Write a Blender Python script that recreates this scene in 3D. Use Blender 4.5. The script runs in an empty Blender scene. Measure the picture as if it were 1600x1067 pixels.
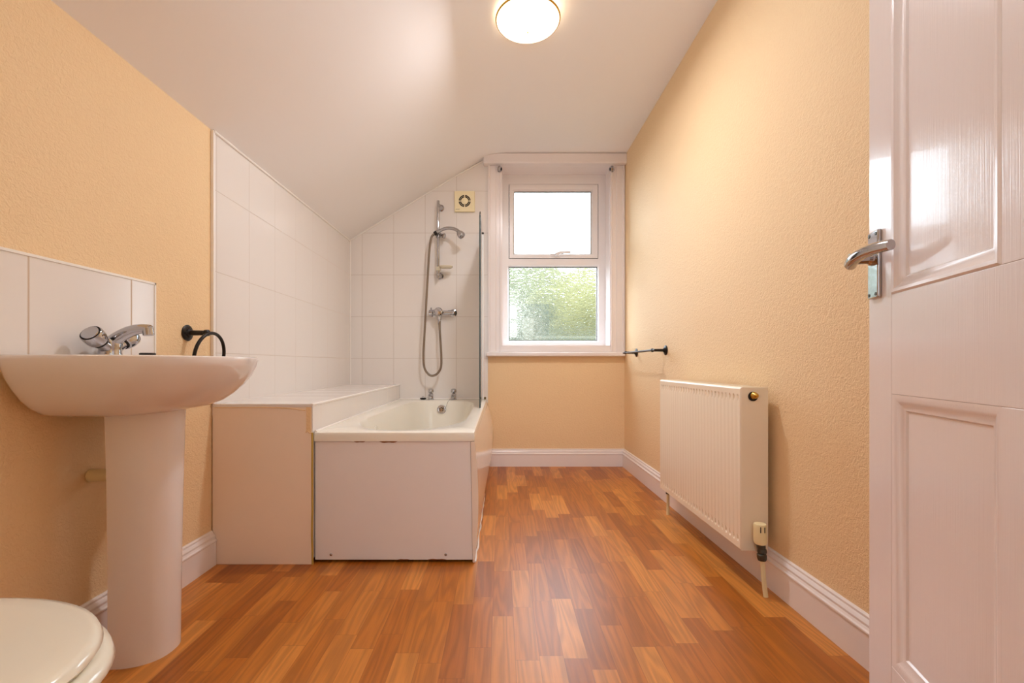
import bpy, bmesh, math, random
from mathutils import Vector, Matrix
random.seed(7)
sc = bpy.context.scene
col = sc.collection
PI = math.pi
R = math.radians

# ------------------------------------------------------------------ materials
def new_mat(name):
    m = bpy.data.materials.new(name); m.use_nodes = True
    nt = m.node_tree; nt.nodes.clear()
    out = nt.nodes.new('ShaderNodeOutputMaterial')
    b = nt.nodes.new('ShaderNodeBsdfPrincipled')
    nt.links.new(b.outputs[0], out.inputs[0])
    return m, nt, b
def lin(c):
    return tuple(((v/255)/12.92 if v/255 <= .04045 else ((v/255+.055)/1.055)**2.4) for v in c) + (1,)
def N(nt, typ, **kw):
    n = nt.nodes.new(typ)
    for k, v in kw.items(): setattr(n, k, v)
    return n
def math_n(nt, op, a, b=None, c=None):
    n = N(nt, 'ShaderNodeMath', operation=op)
    for i, v in enumerate((a, b, c)):
        if v is None: continue
        if isinstance(v, (int, float)): n.inputs[i].default_value = v
        else: nt.links.new(v, n.inputs[i])
    return n.outputs[0]
def mixc(nt, fac, a, b, blend='MIX'):
    n = N(nt, 'ShaderNodeMix', data_type='RGBA', blend_type=blend)
    for i, v in ((0, fac), (6, a), (7, b)):
        if isinstance(v, (int, float, tuple)): n.inputs[i].default_value = v
        else: nt.links.new(v, n.inputs[i])
    return n.outputs[2]
def noise(nt, vec, scale, detail=2, rough=.5):
    n = N(nt, 'ShaderNodeTexNoise'); n.inputs['Scale'].default_value = scale
    n.inputs['Detail'].default_value = detail; n.inputs['Roughness'].default_value = rough
    if vec is not None: nt.links.new(vec, n.inputs['Vector'])
    return n
def bump(nt, b, h, strength=.3, dist=.002):
    n = N(nt, 'ShaderNodeBump'); n.inputs['Strength'].default_value = strength
    n.inputs['Distance'].default_value = dist
    nt.links.new(h, n.inputs['Height']); nt.links.new(n.outputs[0], b.inputs['Normal'])
def simple(name, rgb, rough=.5, metal=0., nscale=0, nstr=.1, ndist=.001, var=0., coat=0., spec=None):
    m, nt, b = new_mat(name)
    b.inputs['Base Color'].default_value = lin(rgb)
    b.inputs['Roughness'].default_value = rough
    b.inputs['Metallic'].default_value = metal
    if coat: b.inputs['Coat Weight'].default_value = coat; b.inputs['Coat Roughness'].default_value = .06
    if spec is not None: b.inputs['Specular IOR Level'].default_value = spec
    g = N(nt, 'ShaderNodeNewGeometry')
    if nscale:
        n = noise(nt, g.outputs['Position'], nscale, 3)
        bump(nt, b, n.outputs[0], nstr, ndist)
    if var:
        n2 = noise(nt, g.outputs['Position'], 6, 4)
        c = lin(rgb); d = tuple(v*(1-var) for v in c[:3]) + (1,)
        nt.links.new(mixc(nt, n2.outputs[0], d, c), b.inputs['Base Color'])
    return m

WALLRGB = (243, 212, 168)
def wall_mat(name, rgb, scale=95, strength=.42, dist=.003):
    m, nt, b = new_mat(name)
    b.inputs['Base Color'].default_value = lin(rgb); b.inputs['Roughness'].default_value = .62
    b.inputs['Specular IOR Level'].default_value = .3
    g = N(nt, 'ShaderNodeNewGeometry')
    n = noise(nt, g.outputs['Position'], scale, 3, .55)
    n.inputs['Distortion'].default_value = 1.0
    rmp = N(nt, 'ShaderNodeValToRGB'); rmp.color_ramp.elements[0].position = .35; rmp.color_ramp.elements[1].position = .68
    nt.links.new(n.outputs[0], rmp.inputs[0])
    bump(nt, b, rmp.outputs[0], strength, dist)
    return m
M = {}
M['wall'] = wall_mat('cream_textured_wall', WALLRGB)
M['ceiling'] = simple('ceiling_white', (246, 242, 241), .8, nscale=160, nstr=.1, ndist=.001)
M['gloss'] = simple('white_gloss_paint', (240, 231, 229), .22, nscale=60, nstr=.06, ndist=.001)
M['upvc'] = simple('white_plastic_frame', (240, 234, 233), .3)
M['chrome'] = simple('chrome', (188, 188, 192), .07, 1.)
M['dullchrome'] = simple('shower_hose_metal', (140, 126, 112), .3, 1.)
M['brass'] = simple('brass', (205, 165, 80), .25, 1.)
M['black'] = simple('black_iron', (28, 22, 20), .38, .3)
M['rubber'] = simple('black_rubber', (16, 14, 14), .5)
M['ceramic'] = simple('white_ceramic', (234, 225, 222), .09, coat=.3)
M['ceramicT'] = simple('toilet_ceramic', (240, 234, 218), .12, coat=.3)
M['acrylic'] = simple('bath_acrylic', (238, 232, 220), .14)
M['acrylicp'] = simple('bath_panel_acrylic', (238, 222, 208), .12)
M['panel'] = simple('painted_board', (238, 231, 230), .5, nscale=300, nstr=.05, ndist=.0005, var=.03)
M['boxpaint'] = simple('cream_painted_board', (250, 230, 210), .45, nscale=200, nstr=.08, ndist=.0006, var=.05)
M['trimw'] = simple('white_tile_trim', (244, 238, 232), .3)
M['grout'] = simple('aged_sealant', (226, 214, 190), .7)
M['sealy'] = simple('yellowed_sealant', (206, 172, 82), .55, var=.3)
M['rad'] = simple('radiator_enamel', (244, 230, 208), .3)
M['radplastic'] = simple('ivory_valve_plastic', (240, 226, 180), .35)
M['pipe'] = simple('painted_pipe', (236, 220, 176), .45, var=.12)
M['valve'] = simple('dull_valve_metal', (92, 92, 84), .4, .8, var=.3)
M['fan'] = simple('ivory_plastic', (244, 230, 190), .4)
M['wood_raw'] = simple('bare_chipboard', (150, 92, 52), .8)
M['slot'] = simple('dark_slot', (30, 24, 20), .8)
M['soap'] = simple('clear_soap_dish', (222, 212, 188), .1)

def tile_mat(name, ui, u0, uw, v0, vh, rgb=(234, 227, 222), joint=(206, 194, 184), g=.0016):
    m, nt, b = new_mat(name)
    b.inputs['Roughness'].default_value = .12
    geo = N(nt, 'ShaderNodeNewGeometry'); sep = N(nt, 'ShaderNodeSeparateXYZ')
    nt.links.new(geo.outputs['Position'], sep.inputs[0])
    def line(o, o0, w):
        f = math_n(nt, 'FRACT', math_n(nt, 'ADD', math_n(nt, 'DIVIDE', math_n(nt, 'SUBTRACT', o, o0), w), 50.5))
        d = math_n(nt, 'MULTIPLY', math_n(nt, 'ABSOLUTE', math_n(nt, 'SUBTRACT', f, .5)), w)
        return d
    du = line(sep.outputs[ui], u0, uw); dv = line(sep.outputs[2 if ui != 9 else 1], v0, vh)
    d = math_n(nt, 'MINIMUM', du, dv)
    ramp = N(nt, 'ShaderNodeMapRange'); ramp.inputs[1].default_value = g*.6; ramp.inputs[2].default_value = g*1.5
    nt.links.new(d, ramp.inputs[0])
    n = noise(nt, geo.outputs['Position'], 7, 2)
    nt.links.new(mixc(nt, ramp.outputs[0], lin(joint), lin(rgb)), b.inputs['Base Color'])
    rr = N(nt, 'ShaderNodeMapRange'); rr.inputs[3].default_value = .7; rr.inputs[4].default_value = .14
    nt.links.new(ramp.outputs[0], rr.inputs[0]); nt.links.new(rr.outputs[0], b.inputs['Roughness'])
    h = math_n(nt, 'ADD', ramp.outputs[0], math_n(nt, 'MULTIPLY', n.outputs[0], .9))
    bump(nt, b, h, .35, .0015)
    return m
M['tile_back'] = tile_mat('wall_tiles_back', 0, -.103, .2485, .85, .33)
M['tile_left'] = tile_mat('wall_tiles_left', 1, 2.10, .2485, .85, .33)
M['tile_splash'] = tile_mat('splashback_tiles', 1, 1.423, .31, .74, 1.0, joint=(206, 184, 162), g=.0022)
M['tile_box'] = tile_mat('boxing_tiles', 1, 2.42, .2485, 3.0, 9.0)

def floor_mat():
    m, nt, b = new_mat('oak_strip_laminate')
    geo = N(nt, 'ShaderNodeNewGeometry'); sep = N(nt, 'ShaderNodeSeparateXYZ')
    nt.links.new(geo.outputs['Position'], sep.inputs[0])
    x, y = sep.outputs[0], sep.outputs[1]
    W = .0665
    r = math_n(nt, 'DIVIDE', math_n(nt, 'ADD', x, 3.02), W)
    row = math_n(nt, 'FLOOR', r); fx = math_n(nt, 'FRACT', r)
    wn = N(nt, 'ShaderNodeTexWhiteNoise', noise_dimensions='1D'); nt.links.new(row, wn.inputs['W'])
    L = math_n(nt, 'ADD', .25, math_n(nt, 'MULTIPLY', wn.outputs[0], .12))
    yy = math_n(nt, 'ADD', math_n(nt, 'DIVIDE', math_n(nt, 'ADD', y, 6), L), math_n(nt, 'MULTIPLY', wn.outputs[0], 37.7))
    cell = math_n(nt, 'FLOOR', yy); fy = math_n(nt, 'FRACT', yy)
    cv = N(nt, 'ShaderNodeCombineXYZ'); nt.links.new(row, cv.inputs[0]); nt.links.new(cell, cv.inputs[1])
    w2 = N(nt, 'ShaderNodeTexWhiteNoise', noise_dimensions='2D'); nt.links.new(cv.outputs[0], w2.inputs['Vector'])
    v = w2.outputs[0]
    ramp = N(nt, 'ShaderNodeValToRGB'); e = ramp.color_ramp.elements
    e[0].position = 0; e[0].color = lin((158, 86, 20)); e[1].position = 1; e[1].color = lin((206, 132, 56))
    k = e.new(.35); k.color = lin((176, 100, 26)); k = e.new(.7); k.color = lin((188, 113, 38))
    nt.links.new(v, ramp.inputs[0])
    # grain: per strip shifted coordinates, stretched along y
    cg = N(nt, 'ShaderNodeCombineXYZ')
    nt.links.new(math_n(nt, 'MULTIPLY', x, 22), cg.inputs[0])
    nt.links.new(math_n(nt, 'MULTIPLY', y, 1.6), cg.inputs[1])
    nt.links.new(math_n(nt, 'MULTIPLY', v, 40), cg.inputs[2])
    warp = noise(nt, cg.outputs[0], .55, 2, .5)
    # growth ring pattern
    ringv = math_n(nt, 'MULTIPLY', warp.outputs[0], 26)
    ring = math_n(nt, 'SINE', math_n(nt, 'MULTIPLY', ringv, 2.6))
    ring = math_n(nt, 'MULTIPLY', math_n(nt, 'ADD', ring, 1), .5)
    cf = N(nt, 'ShaderNodeCombineXYZ')
    nt.links.new(math_n(nt, 'MULTIPLY', x, 260), cf.inputs[0]); nt.links.new(math_n(nt, 'MULTIPLY', y, 9), cf.inputs[1])
    nt.links.new(math_n(nt, 'MULTIPLY', v, 40), cf.inputs[2])
    fine = noise(nt, cf.outputs[0], 1., 3, .6)
    g = math_n(nt, 'ADD', math_n(nt, 'MULTIPLY', ring, .46), math_n(nt, 'MULTIPLY', fine.outputs[0], .75))
    mr = N(nt, 'ShaderNodeMapRange'); mr.inputs[1].default_value = .25; mr.inputs[2].default_value = .9
    mr.inputs[3].default_value = 1.16; mr.inputs[4].default_value = .80
    nt.links.new(g, mr.inputs[0])
    cc = N(nt, 'ShaderNodeCombineColor'); 
    for i in range(3): nt.links.new(mr.outputs[0], cc.inputs[i])
    c = mixc(nt, 1., ramp.outputs[0], cc.outputs[0], 'MULTIPLY')
    # joints
    ex = math_n(nt, 'MULTIPLY', math_n(nt, 'SUBTRACT', .5, math_n(nt, 'ABSOLUTE', math_n(nt, 'SUBTRACT', fx, .5))), W)
    ey = math_n(nt, 'MULTIPLY', math_n(nt, 'SUBTRACT', .5, math_n(nt, 'ABSOLUTE', math_n(nt, 'SUBTRACT', fy, .5))), L)
    d = math_n(nt, 'MINIMUM', ex, ey)
    jr = N(nt, 'ShaderNodeMapRange'); jr.inputs[1].default_value = .0003; jr.inputs[2].default_value = .0012
    jr.inputs[3].default_value = .45; jr.inputs[4].default_value = 0
    nt.links.new(d, jr.inputs[0])
    c = mixc(nt, jr.outputs[0], c, lin((110, 60, 26)))
    nt.links.new(c, b.inputs['Base Color'])
    b.inputs['Roughness'].default_value = .36
    b.inputs['Specular IOR Level'].default_value = .55
    bump(nt, b, g, .12, .0008)
    return m
M['floor'] = floor_mat()

def gloss_door_mat():
    m, nt, b = new_mat('brushed_gloss_door_paint')
    b.inputs['Base Color'].default_value = lin((236, 225, 223)); b.inputs['Roughness'].default_value = .19
    b.inputs['Coat Weight'].default_value = .25; b.inputs['Coat Roughness'].default_value = .05
    tc = N(nt, 'ShaderNodeTexCoord'); mp = N(nt, 'ShaderNodeMapping')
    mp.inputs['Scale'].default_value = (420, 420, 7); nt.links.new(tc.outputs['Object'], mp.inputs[0])
    n = noise(nt, mp.outputs[0], 1., 3)
    n2 = noise(nt, tc.outputs['Object'], 14, 3)
    h = math_n(nt, 'ADD', math_n(nt, 'MULTIPLY', n.outputs[0], .55), math_n(nt, 'MULTIPLY', n2.outputs[0], .9))
    bump(nt, b, h, .32, .0017)
    return m
M['door'] = gloss_door_mat()

def glass_mat(name, kind):
    m = bpy.data.materials.new(name); m.use_nodes = True; nt = m.node_tree; nt.nodes.clear()
    out = N(nt, 'ShaderNodeOutputMaterial')
    if kind == 'clear':
        t = N(nt, 'ShaderNodeBsdfTransparent'); g = N(nt, 'ShaderNodeBsdfGlossy'); g.inputs['Roughness'].default_value = .03
        t.inputs[0].default_value = (.96, .98, .97, 1)
        mx = N(nt, 'ShaderNodeMixShader'); fr = N(nt, 'ShaderNodeFresnel'); fr.inputs[0].default_value = 1.3
        nt.links.new(fr.outputs[0], mx.inputs[0]); nt.links.new(t.outputs[0], mx.inputs[1]); nt.links.new(g.outputs[0], mx.inputs[2])
        nt.links.new(mx.outputs[0], out.inputs[0])
    else:
        rf = N(nt, 'ShaderNodeBsdfRefraction'); rf.inputs['IOR'].default_value = 1.35; rf.inputs['Roughness'].default_value = .02
        t = N(nt, 'ShaderNodeBsdfTransparent')
        geo = N(nt, 'ShaderNodeNewGeometry'); mp = N(nt, 'ShaderNodeMapping'); mp.inputs['Scale'].default_value = (1, 1, 1.7)
        nt.links.new(geo.outputs['Position'], mp.inputs[0])
        n = noise(nt, mp.outputs[0], 34, 2, .5); n.inputs['Distortion'].default_value = 1.2
        bp = N(nt, 'ShaderNodeBump'); bp.inputs['Strength'].default_value = 1; bp.inputs['Distance'].default_value = .0055
        nt.links.new(n.outputs[0], bp.inputs['Height']); nt.links.new(bp.outputs[0], rf.inputs['Normal'])
        mx = N(nt, 'ShaderNodeMixShader'); mx.inputs[0].default_value = .2
        nt.links.new(rf.outputs[0], mx.inputs[1]); nt.links.new(t.outputs[0], mx.inputs[2])
        g = N(nt, 'ShaderNodeBsdfGlossy'); g.inputs['Roughness'].default_value = .05; nt.links.new(bp.outputs[0], g.inputs['Normal'])
        m2 = N(nt, 'ShaderNodeMixShader'); m2.inputs[0].default_value = .05
        nt.links.new(mx.outputs[0], m2.inputs[1]); nt.links.new(g.outputs[0], m2.inputs[2])
        nt.links.new(m2.outputs[0], out.inputs[0])
    return m
M['pane'] = glass_mat('clear_window_glass', 'clear')
M['screen'] = glass_mat('shower_screen_glass', 'clear')
M['frost'] = glass_mat('obscure_window_glass', 'frost')
def emit(name, rgb, s):
    m, nt, b = new_mat(name)
    b.inputs['Base Color'].default_value = lin(rgb); b.inputs['Roughness'].default_value = .2
    b.inputs['Emission Color'].default_value = lin(rgb); b.inputs['Emission Strength'].default_value = s
    return m
M['lamp'] = emit('lit_lamp_glass', (255, 240, 210), 3.0)
def leaf_mat(name, a, c):
    m, nt, b = new_mat(name)
    g = N(nt, 'ShaderNodeNewGeometry'); n = noise(nt, g.outputs['Position'], 2.2, 5, .7)
    rp = N(nt, 'ShaderNodeValToRGB'); rp.color_ramp.elements[0].position = .35; rp.color_ramp.elements[1].position = .65
    rp.color_ramp.elements[0].color = lin(a); rp.color_ramp.elements[1].color = lin(c)
    nt.links.new(n.outputs[0], rp.inputs[0]); nt.links.new(rp.outputs[0], b.inputs['Base Color']); b.inputs['Roughness'].default_value = .8
    return m
M['leafy'] = leaf_mat('tree_leaves', (78, 78, 40), (116, 110, 66))
M['leafg'] = leaf_mat('dark_tree_leaves', (74, 78, 54), (98, 98, 70))
M['render'] = simple('house_render', (62, 66, 50), .8)
M['houseglass'] = simple('house_window_white', (170, 166, 150), .4)
M['pale'] = simple('pale_downpipe', (108, 104, 88), .5)
M['grass'] = simple('lawn', (40, 50, 26), .9)

# ------------------------------------------------------------------ mesh tools
def finish(name, bm, mat, parent=None, smooth=35, bevel=0, loc=None):
    bmesh.ops.recalc_face_normals(bm, faces=bm.faces[:])
    me = bpy.data.meshes.new(name); bm.to_mesh(me); bm.free()
    for m in (mat if isinstance(mat, (list, tuple)) else [mat]): me.materials.append(m)
    if smooth:
        for p in me.polygons: p.use_smooth = True
        me.set_sharp_from_angle(angle=R(smooth))
    o = bpy.data.objects.new(name, me); col.objects.link(o)
    if parent is not None: o.parent = parent; o.matrix_parent_inverse = parent.matrix_world.inverted()
    if bevel:
        b = o.modifiers.new('bevel', 'BEVEL'); b.width = bevel; b.segments = 3; b.limit_method = 'ANGLE'; b.angle_limit = R(40)
        b.harden_normals = False
    return o
def box(bm, x0, x1, y0, y1, z0, z1, M4=None):
    vs = [bm.verts.new((x, y, z)) for z in (z0, z1) for y in (y0, y1) for x in (x0, x1)]
    if M4 is not None:
        for v in vs: v.co = M4 @ v.co
    for f in ((0,1,3,2), (4,6,7,5), (0,4,5,1), (2,3,7,6), (0,2,6,4), (1,5,7,3)): bm.faces.new([vs[i] for i in f])
    return vs
def frame_from(d):
    d = d.normalized(); up = Vector((0,0,1)) if abs(d.z) < .95 else Vector((1,0,0))
    a = d.cross(up).normalized(); b = d.cross(a).normalized(); return a, b
def smooth_path(pts, n=8):
    P = [Vector(p) for p in pts]; out = []
    for i in range(len(P)-1):
        p0 = P[max(i-1,0)]; p1 = P[i]; p2 = P[i+1]; p3 = P[min(i+2,len(P)-1)]
        for k in range(n):
            t = k/n
            out.append(.5*((2*p1)+(-p0+p2)*t+(2*p0-5*p1+4*p2-p3)*t*t+(-p0+3*p1-3*p2+p3)*t**3))
    out.append(P[-1]); return out
def tube(bm, pts, r, seg=16, closed=False, cap=True, sq=None):
    P = [Vector(p) for p in pts]; n = len(P); rings = []
    rr = r if isinstance(r, (list, tuple)) else [r]*n
    a = None
    for i, p in enumerate(P):
        if closed: d = P[(i+1) % n]-P[i-1]
        else: d = P[min(i+1,n-1)]-P[max(i-1,0)]
        d.normalize()
        if a is None: a, b = frame_from(d)
        else:
            a = (a-d*a.dot(d)).normalized(); b = d.cross(a).normalized()
        ring = []
        for k in range(seg):
            t = 2*PI*k/seg
            ring.append(bm.verts.new(p+(a*math.cos(t)+b*math.sin(t)*(sq or 1))*rr[i]))
        rings.append(ring)
    m = n if closed else n-1
    for i in range(m):
        A, B = rings[i], rings[(i+1) % n]
        for k in range(seg): bm.faces.new((A[k], A[(k+1) % seg], B[(k+1) % seg], B[k]))
    if cap and not closed: bm.faces.new(rings[0][::-1]); bm.faces.new(rings[-1])
def lathe(bm, prof, origin, axis, seg=32):
    """prof: list of (distance along axis, radius)"""
    o = Vector(origin); d = Vector(axis).normalized(); a, b = frame_from(d); rings = []
    for (h, r) in prof:
        if r < 1e-6: rings.append([bm.verts.new(o+d*h)])
        else: rings.append([bm.verts.new(o+d*h+(a*math.cos(2*PI*k/seg)+b*math.sin(2*PI*k/seg))*r) for k in range(seg)])
    for A, B in zip(rings, rings[1:]):
        if len(A) == 1 and len(B) == 1: continue
        for k in range(seg):
            k2 = (k+1) % seg
            if len(A) == 1: bm.faces.new((A[0], B[k], B[k2]))
            elif len(B) == 1: bm.faces.new((A[k], A[k2], B[0]))
            else: bm.faces.new((A[k], A[k2], B[k2], B[k]))
    for ring, s in ((rings[0], -1), (rings[-1], 1)):
        if len(ring) > 1: bm.faces.new(ring[::s])
def loft(bm, rings, closed=True, capA=False, capB=False):
    V = [[bm.verts.new(p) for p in r] for r in rings]
    for A, B in zip(V, V[1:]):
        n = len(A)
        for k in range(n if closed else n-1): bm.faces.new((A[k], A[(k+1) % n], B[(k+1) % n], B[k]))
    if capA: bm.faces.new(V[0][::-1])
    if capB: bm.faces.new(V[-1])
    return V
def prism(bm, A, B):
    """solid between two equal outlines"""
    loft(bm, [A, B], True, True, True)
def tag(o, label=None, cat=None, group=None, kind=None):
    if label: o['label'] = label
    if cat: o['category'] = cat
    if group: o['group'] = group
    if kind: o['kind'] = kind
    return o
def thing(name, loc, label, cat, group=None, rz=0):
    o = bpy.data.objects.new(name, None); col.objects.link(o); o.location = loc; o.rotation_euler = (0,0,rz)
    o.empty_display_size = .1
    bpy.context.view_layer.update()
    return tag(o, label, cat, group)
def struct(name, bm, mat, label=None, parent=None, **kw):
    o = finish(name, bm, mat, parent, **kw)
    if parent is None: o['kind'] = 'structure'
    if label: o['label'] = label
    return o
def B(): return bmesh.new()
def copy_tree(o, parent=None):
    c = o.copy(); col.objects.link(c)
    if parent is not None: c.parent = parent
    for ch in list(o.children): copy_tree(ch, c)
    return c

# ------------------------------------------------------------------ camera
cam = bpy.data.objects.new('camera', bpy.data.cameras.new('camera')); col.objects.link(cam)
cam.location = (0, 0, .805); cam.rotation_euler = (R(90), 0, 0)
cam.data.sensor_width = 36; cam.data.lens = 16.0
cam.data.shift_x = 17/1600; cam.data.shift_y = 35.5/1600
cam.data.clip_start = .01
sc.camera = cam

# ------------------------------------------------------------------ room shell
YB = 3.60                      # back wall face
LX0, LX1 = -1.165, -1.20       # left wall face, near and at the back wall
LZ0, LZ1 = 1.747, 1.782        # height where the sloping ceiling starts
RX0, RX1 = .987, .975          # right wall face
CZ0, CZ1 = 2.462, 2.447
YN = 1.83                      # where the tiling and the boxing begin
YF = .20                       # front wall face
def rx(y): return RX0+(RX1-RX0)*(y-YF)/(YB-YF)
def lx(y): return LX0 if y < YN else LX0+(LX1-LX0)*(y-YN)/(YB-YN)
# floor
bm = B(); box(bm, -1.6, 1.5, -1.3, 4.0, -.1, 0); struct('floor', bm, M['floor'], 'orange oak strip laminate floor', smooth=0)
# left wall
bm = B()
prism(bm, [(LX0, 0.1, 0), (LX0, YN, 0), (LX1, YB, 0), (-1.35, YB, 0), (-1.35, .1, 0)],
          [(LX0, 0.1, LZ0+.0), (LX0, YN, LZ0), (LX1, YB, LZ1), (-1.35, YB, LZ1), (-1.35, .1, LZ0)])
struct('wall_left', bm, M['wall'], 'cream textured left wall', smooth=0)
# right wall
bm = B()
prism(bm, [(RX0, .1, 0), (RX1, YB, 0), (1.15, YB, 0), (1.15, .1, 0)], [(RX0, .1, 2.5), (RX1, YB, 2.5), (1.15, YB, 2.5), (1.15, .1, 2.5)])
struct('wall_right', bm, M['wall'], 'cream textured right wall with radiator', smooth=0)
# back wall with window opening
OX0, OX1, OZ0, OZ1 = .004, .864, .947, 2.371
bm = B()
for a in ((-1.35, OX0, 0, 2.6), (OX1, 1.15, 0, 2.6), (OX0, OX1, 0, OZ0), (OX0, OX1, OZ1, 2.6)):
    box(bm, a[0], a[1], YB, YB+.24, a[2], a[3])
bmesh.ops.remove_doubles(bm, verts=bm.verts[:], dist=1e-5)
struct('wall_back', bm, M['wall'], 'cream back wall around the window', smooth=0)
# front wall with doorway, and the landing behind the photographer
bm = B()
for a in ((-1.35, -.23, 0, 2.6), (.60, 1.15, 0, 2.6), (-.23, .60, 2.02, 2.6)):
    box(bm, a[0], a[1], .10, YF, a[2], a[3])
struct('wall_front', bm, M['wall'], 'cream front wall with doorway', smooth=0)
bm = B()
box(bm, -1.45, -1.35, -1.3, .1, 0, 2.6); box(bm, 1.15, 1.25, -1.3, .1, 0, 2.6); box(bm, -1.45, 1.25, -1.4, -1.3, 0, 2.6)
struct('wall_landing', bm, M['wall'], 'cream landing walls outside the doorway', smooth=0)
# ceiling (sloping on the left, flat on the right, eased where they meet)
BX = -.105
def ceil_prof(y, xl, zl, zc, xr):
    rad_ = .14 if y > 3 else .36
    p0 = Vector((xl, zl)); p1 = Vector((BX, zc)); p2 = Vector((xr, zc))
    out = [p0]
    d0 = (p0-p1).normalized()*rad_; d2 = (p2-p1).normalized()*rad_
    for k in range(9):
        t = k/8; out.append((1-t)**2*(p1+d0)+2*t*(1-t)*p1+t*t*(p1+d2))
    out.append(p2)
    return [(v.x, y, v.y) for v in out]
bm = B()
secs = []
for y, xl, zl, zc in ((.1, LX0, LZ0, CZ0), (YN, LX0, LZ0, CZ0-.008), (YB, LX1, LZ1, CZ1)):
    inner = ceil_prof(y, xl, zl, zc, rx(y)+.02)
    inner = [(inner[0][0]-.06, y, inner[0][2]-.038)] + inner
    secs.append(inner+[(q[0], q[1], q[2]+.12) for q in inner[::-1]])
loft(bm, secs, True, True, True)
struct('ceiling', bm, M['ceiling'], 'off-white ceiling, sloping down to the left wall', smooth=30)
bm = B(); box(bm, -1.45, 1.25, -1.4, .1, 2.5, 2.6); struct('ceiling_landing', bm, M['ceiling'], smooth=0)

# baseboards: profile (offset from wall, z)
PROF = [(0,0), (.021,0), (.021,.093), (.024,.096), (.024,.101), (.019,.104), (.016,.110), (.017,.117), (.013,.124), (.009,.127), (.009,.133), (.003,.137), (0,.137)]
def base_run(name, pts, normals, label):
    bm = B(); rings = []
    for (x, y), (nx, ny) in zip(pts, normals):
        rings.append([(x+nx*o, y+ny*o, z) for o, z in PROF])
    loft(bm, rings, True, True, True)
    return struct(name, bm, M['gloss'], label, smooth=25)
base_run('baseboard_right', [(rx(.2), .2), (rx(YB), YB)], [(-1, 0), (-1, -1)], 'white moulded skirting along the right wall')
base_run('baseboard_back', [(-.11, YB), (rx(YB), YB)], [(0, -1), (-1, -1)], 'white moulded skirting under the window')
base_run('baseboard_left', [(LX0, .2), (LX0, YN-.002)], [(1, 0), (1, 0)], 'white moulded skirting along the left wall')

# tiling
T = .008
bm = B()
prism(bm, [(LX0+T, YN+.004, .60), (LX1+T, YB, .60), (LX1-.01, YB, .60), (LX0-.01, YN+.004, .60)],
          [(LX0+T, YN+.004, LZ0+.004), (LX1+T, YB, LZ1+.004), (LX1-.01, YB, LZ1-.0), (LX0-.01, YN+.004, LZ0-.0)])
struct('wall_tiles_left', bm, M['tile_left'], 'large white wall tiles along the left side of the bath', smooth=0)
bm = B()
TX = -.1035
sl = (CZ1-LZ1)/(BX-LX1)
pb = [(LX1, .50), (TX, .50), (TX, LZ1+sl*(TX-LX1)-.012), (BX-.30, LZ1+sl*(BX-.30-LX1)+.002), (LX1, LZ1+.002)]
prism(bm, [(x, YB-T, z) for x, z in pb], [(x, YB+.001, z) for x, z in pb])
struct('wall_tiles_back', bm, M['tile_back'], 'large white wall tiles behind the shower', smooth=0)
# trims
bm = B(); box(bm, LX0, LX0+.0125, YN-.006, YN+.006, .645, LZ0-.003); struct('trim_1', bm, M['trimw'], 'white trim at the tile edge', bevel=.002)
bm = B(); tube(bm, [(LX0+.010, YN, LZ0-.006), (LX1+.010, YB-.01, LZ1-.004)], .006, 8); struct('trim_2', bm, M['trimw'], 'white bead where tiles meet the slope')
bm = B(); tube(bm, [(LX1+.008, YB-.009, LZ1), (BX-.28, YB-.009, LZ1+sl*(BX-.28-LX1)-.002), (TX-.01, YB-.009, LZ1+sl*(TX-.01-LX1)-.018)], .006, 8); struct('trim_3', bm, M['trimw'], 'white bead along the sloping ceiling edge')
bm = B(); tube(bm, [(LX1+.010, YB-.010, .64), (LX1+.010, YB-.010, LZ1)], .005, 8); struct('trim_4', bm, M['trimw'], 'white bead in the tiled corner')

# ------------------------------------------------------------------ window
win = thing('window_1', (.434, YB, OZ0), 'white plastic window with clear top light and patterned lower pane', 'window'); win['kind'] = 'structure'; del win['category']
# casing (architrave) with stepped mouldings
def casing(x0, x1, sgn):
    bm = B()
    w = x1-x0
    # sgn=+1: inner edge at x1
    seq = [(0, .030), (.012, .030), (.016, .022), (.060, .022), (.064, .016), (w-.016, .016), (w-.012, .022), (w, .022)]
    pts = [(0, 0)]+[(u, d) for u, d in seq]+[(w, 0)]
    ring = lambda z: [((x0+u) if sgn > 0 else (x1-u), YB-d, z) for u, d in pts]
    loft(bm, [ring(.899), ring(2.372)], True, True, True)
    return struct('casing', bm, M['gloss'], parent=win, smooth=20)
casing(-.103, .004, 1); casing(.864, .971, -1)
bm = B(); box(bm, .0, .868, YB-.014, YB, .90, .947); struct('lower_casing', bm, M['gloss'], parent=win, bevel=.003)
bm = B(); box(bm, -.118, .972, YB-.055, YB, .866, .899); struct('window_sill', bm, M['gloss'], parent=win, bevel=.009)
bm = B(); box(bm, -.139, .984, YB-.070, YB, 2.366, 2.446); struct('head_board', bm, M['gloss'], parent=win, bevel=.010)
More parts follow.
